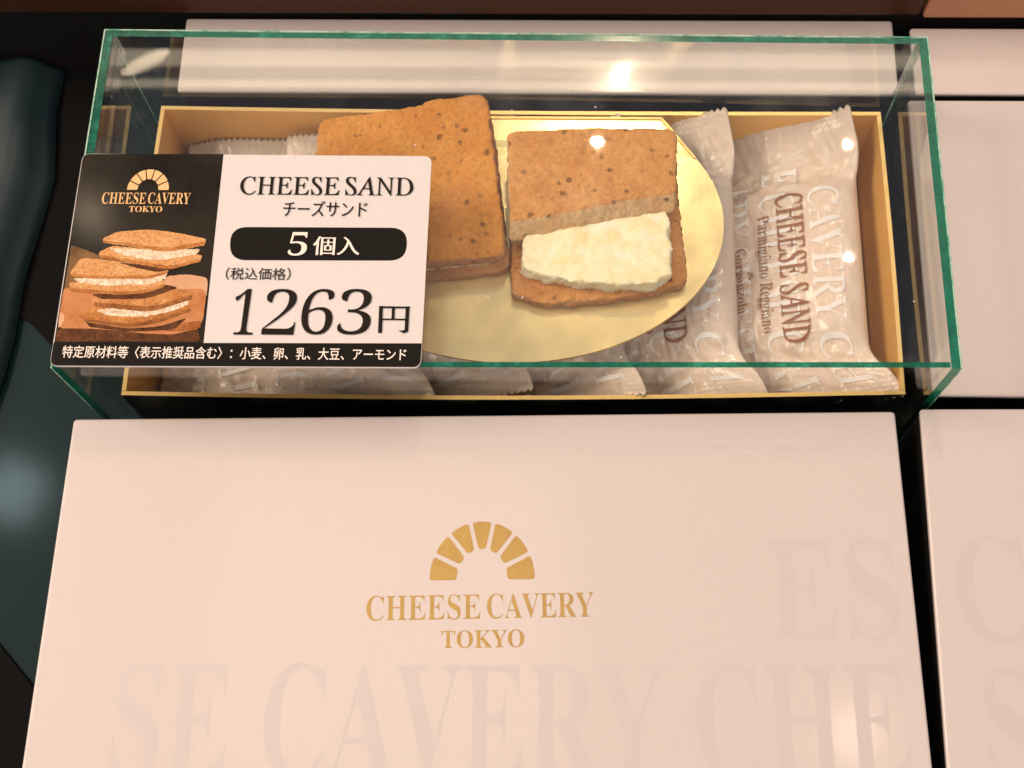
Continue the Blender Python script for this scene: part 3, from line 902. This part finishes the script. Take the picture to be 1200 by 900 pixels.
lettering('count_lettering', mb('5'), bx(337, 272.5, 359, 300), zp, M_PLIGHT, pc, shear=-0.05, dx=-0.012, dy=-0.008)
lettering('count_lettering', '個入', bx(366, 277.5, 421, 299.5), zp, M_PLIGHT, pc, dx=0.016, dy=-0.006)
lettering('note_lettering', '（税込価格）', bx(264, 314, 340, 328.5), zp, M_PINK, pc, dx=0.005, dy=0.0)
for ch, u0, u1 in (('1', 271.5, 296), ('2', 306, 345), ('6', 351.5, 388.5), ('3', 394.5, 433.5)):
    lettering('price_numeral', mb(ch), bx(u0, 339, u1, 392.5), zp, M_PINK, pc, shear=-0.05, dx=-0.024, dy=-0.010)
# yen sign built stroke by stroke: heavy uprights, hairline crossbars
def bars(name, rects, mat, parent, z):
    for r in rects: sheet(name, P(*r), z, mat, parent)
bars('yen_stroke', [((443, 390.5), (447.8, 390.5), (448.8, 359), (444.5, 359)), ((474.2, 387), (478.4, 389), (480, 359.5), (475.6, 359.5)),
                    ((458.8, 374.5), (462.2, 374.5), (462.8, 361.5), (459.4, 361.5))], M_PINK, pc, zp)
bars('yen_stroke', [((446, 361.4), (480.5, 361.8), (480.5, 359.8), (444.5, 359.2)), ((447, 375.4), (477, 375.7), (477, 373.9), (447, 373.7)),
                    ((467, 387.4), (473, 391), (478.3, 389), (475, 386.5), (472, 387.8))], M_PINK, pc, zp + dz * 0.3)
lettering('footer_lettering', '特定原材料等〈表示推奨品含む〉：小麦、卵、乳、大豆、アーモンド', bx(72, 407.5, 476, 422), zp, M_PLIGHT, pc, dx=0.011, dy=0.007, rot=0.003)

# ------------------------------------------------------------------ things at the far end of the shelf
# dark blue-grey cloth
def cloth():
    root = None
    bm = bmesh.new()
    edge = [(74, 78), (64, 130), (62, 205), (48, 255), (27, 325), (14, 395), (2, 440), (-20, 500)]
    NU, NV = 40, 60
    grid = []
    for j in range(NV + 1):
        t = j / NV * (len(edge) - 1)
        i0 = min(int(t), len(edge) - 2); f = t - i0
        ex = edge[i0][0] * (1 - f) + edge[i0 + 1][0] * f; ey = edge[i0][1] * (1 - f) + edge[i0 + 1][1] * f
        e0 = at(ex, ey, 0.004)
        row = []
        for i in range(NU + 1):
            s = i / NU
            p = e0 + Vector((-0.14 * s, 0.002 * s, 0))
            n1 = noise.noise(Vector((p.x * 35, p.y * 9, 0.5))); n2 = noise.noise(Vector((p.x * 90, p.y * 25, 4.5)))
            fold = math.sin(s * 16 + p.y * 22 + 2 * n1)
            z = 0.0020 + 0.010 * sstep(0, 0.10, s) + 0.0045 * fold * sstep(0, 0.2, s) + 0.004 * n1 * sstep(0, .2, s) + 0.0012 * n2
            row.append(bm.verts.new((p.x, p.y, max(0.0016, z))))
        grid.append(row)
    for j in range(NV):
        for i in range(NU):
            bm.faces.new((grid[j][i], grid[j][i + 1], grid[j + 1][i + 1], grid[j + 1][i]))
    bmesh.ops.recalc_face_normals(bm, faces=bm.faces[:])
    n = NT('blue_grey_cloth')
    c = n.mixc(n.noise(25, 3, 0.5), (0.003, 0.010, 0.016), (0.014, 0.032, 0.037))
    n.set(base=c, rough=0.5, spec=0.4)
    o = from_bm('folded_cloth', bm, n.m, None, True)
    md = o.modifiers.new('thickness', 'SOLIDIFY'); md.thickness = 0.0006; md.offset = -1
    return o
tag(cloth(), 'dark blue-grey folded cloth lying on the black shelf', 'cloth')
# flat black sheet standing in for a dark reflection on the shelf
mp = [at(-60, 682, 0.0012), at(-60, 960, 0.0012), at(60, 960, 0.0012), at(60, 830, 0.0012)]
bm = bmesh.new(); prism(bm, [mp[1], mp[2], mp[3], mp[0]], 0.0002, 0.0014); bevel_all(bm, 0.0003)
tag(from_bm('shelf_dark', bm, plain('painted_dark', (0.003, 0.003, 0.003), 0.8, spec=0.1)), 'flat black sheet standing in for a dark reflection on the shelf beside the logo box', 'mat')

# dull black sheet added for the shaded shelf between the cloth and the glass case
mp = [at(u, v, 0.0012) for u, v in ((-120, 352), (30, 372), (78, 425), (116, 440), (140, 24), (-120, 24))]
bm = bmesh.new(); prism(bm, rounded(mp, 0.004, 4), 0.0002, 0.0012)
tag(from_bm('shelf_dark', bm, bpy.data.materials['painted_dark']), 'flat black sheet standing in for shade between the blue-grey cloth and the glass case', 'mat')
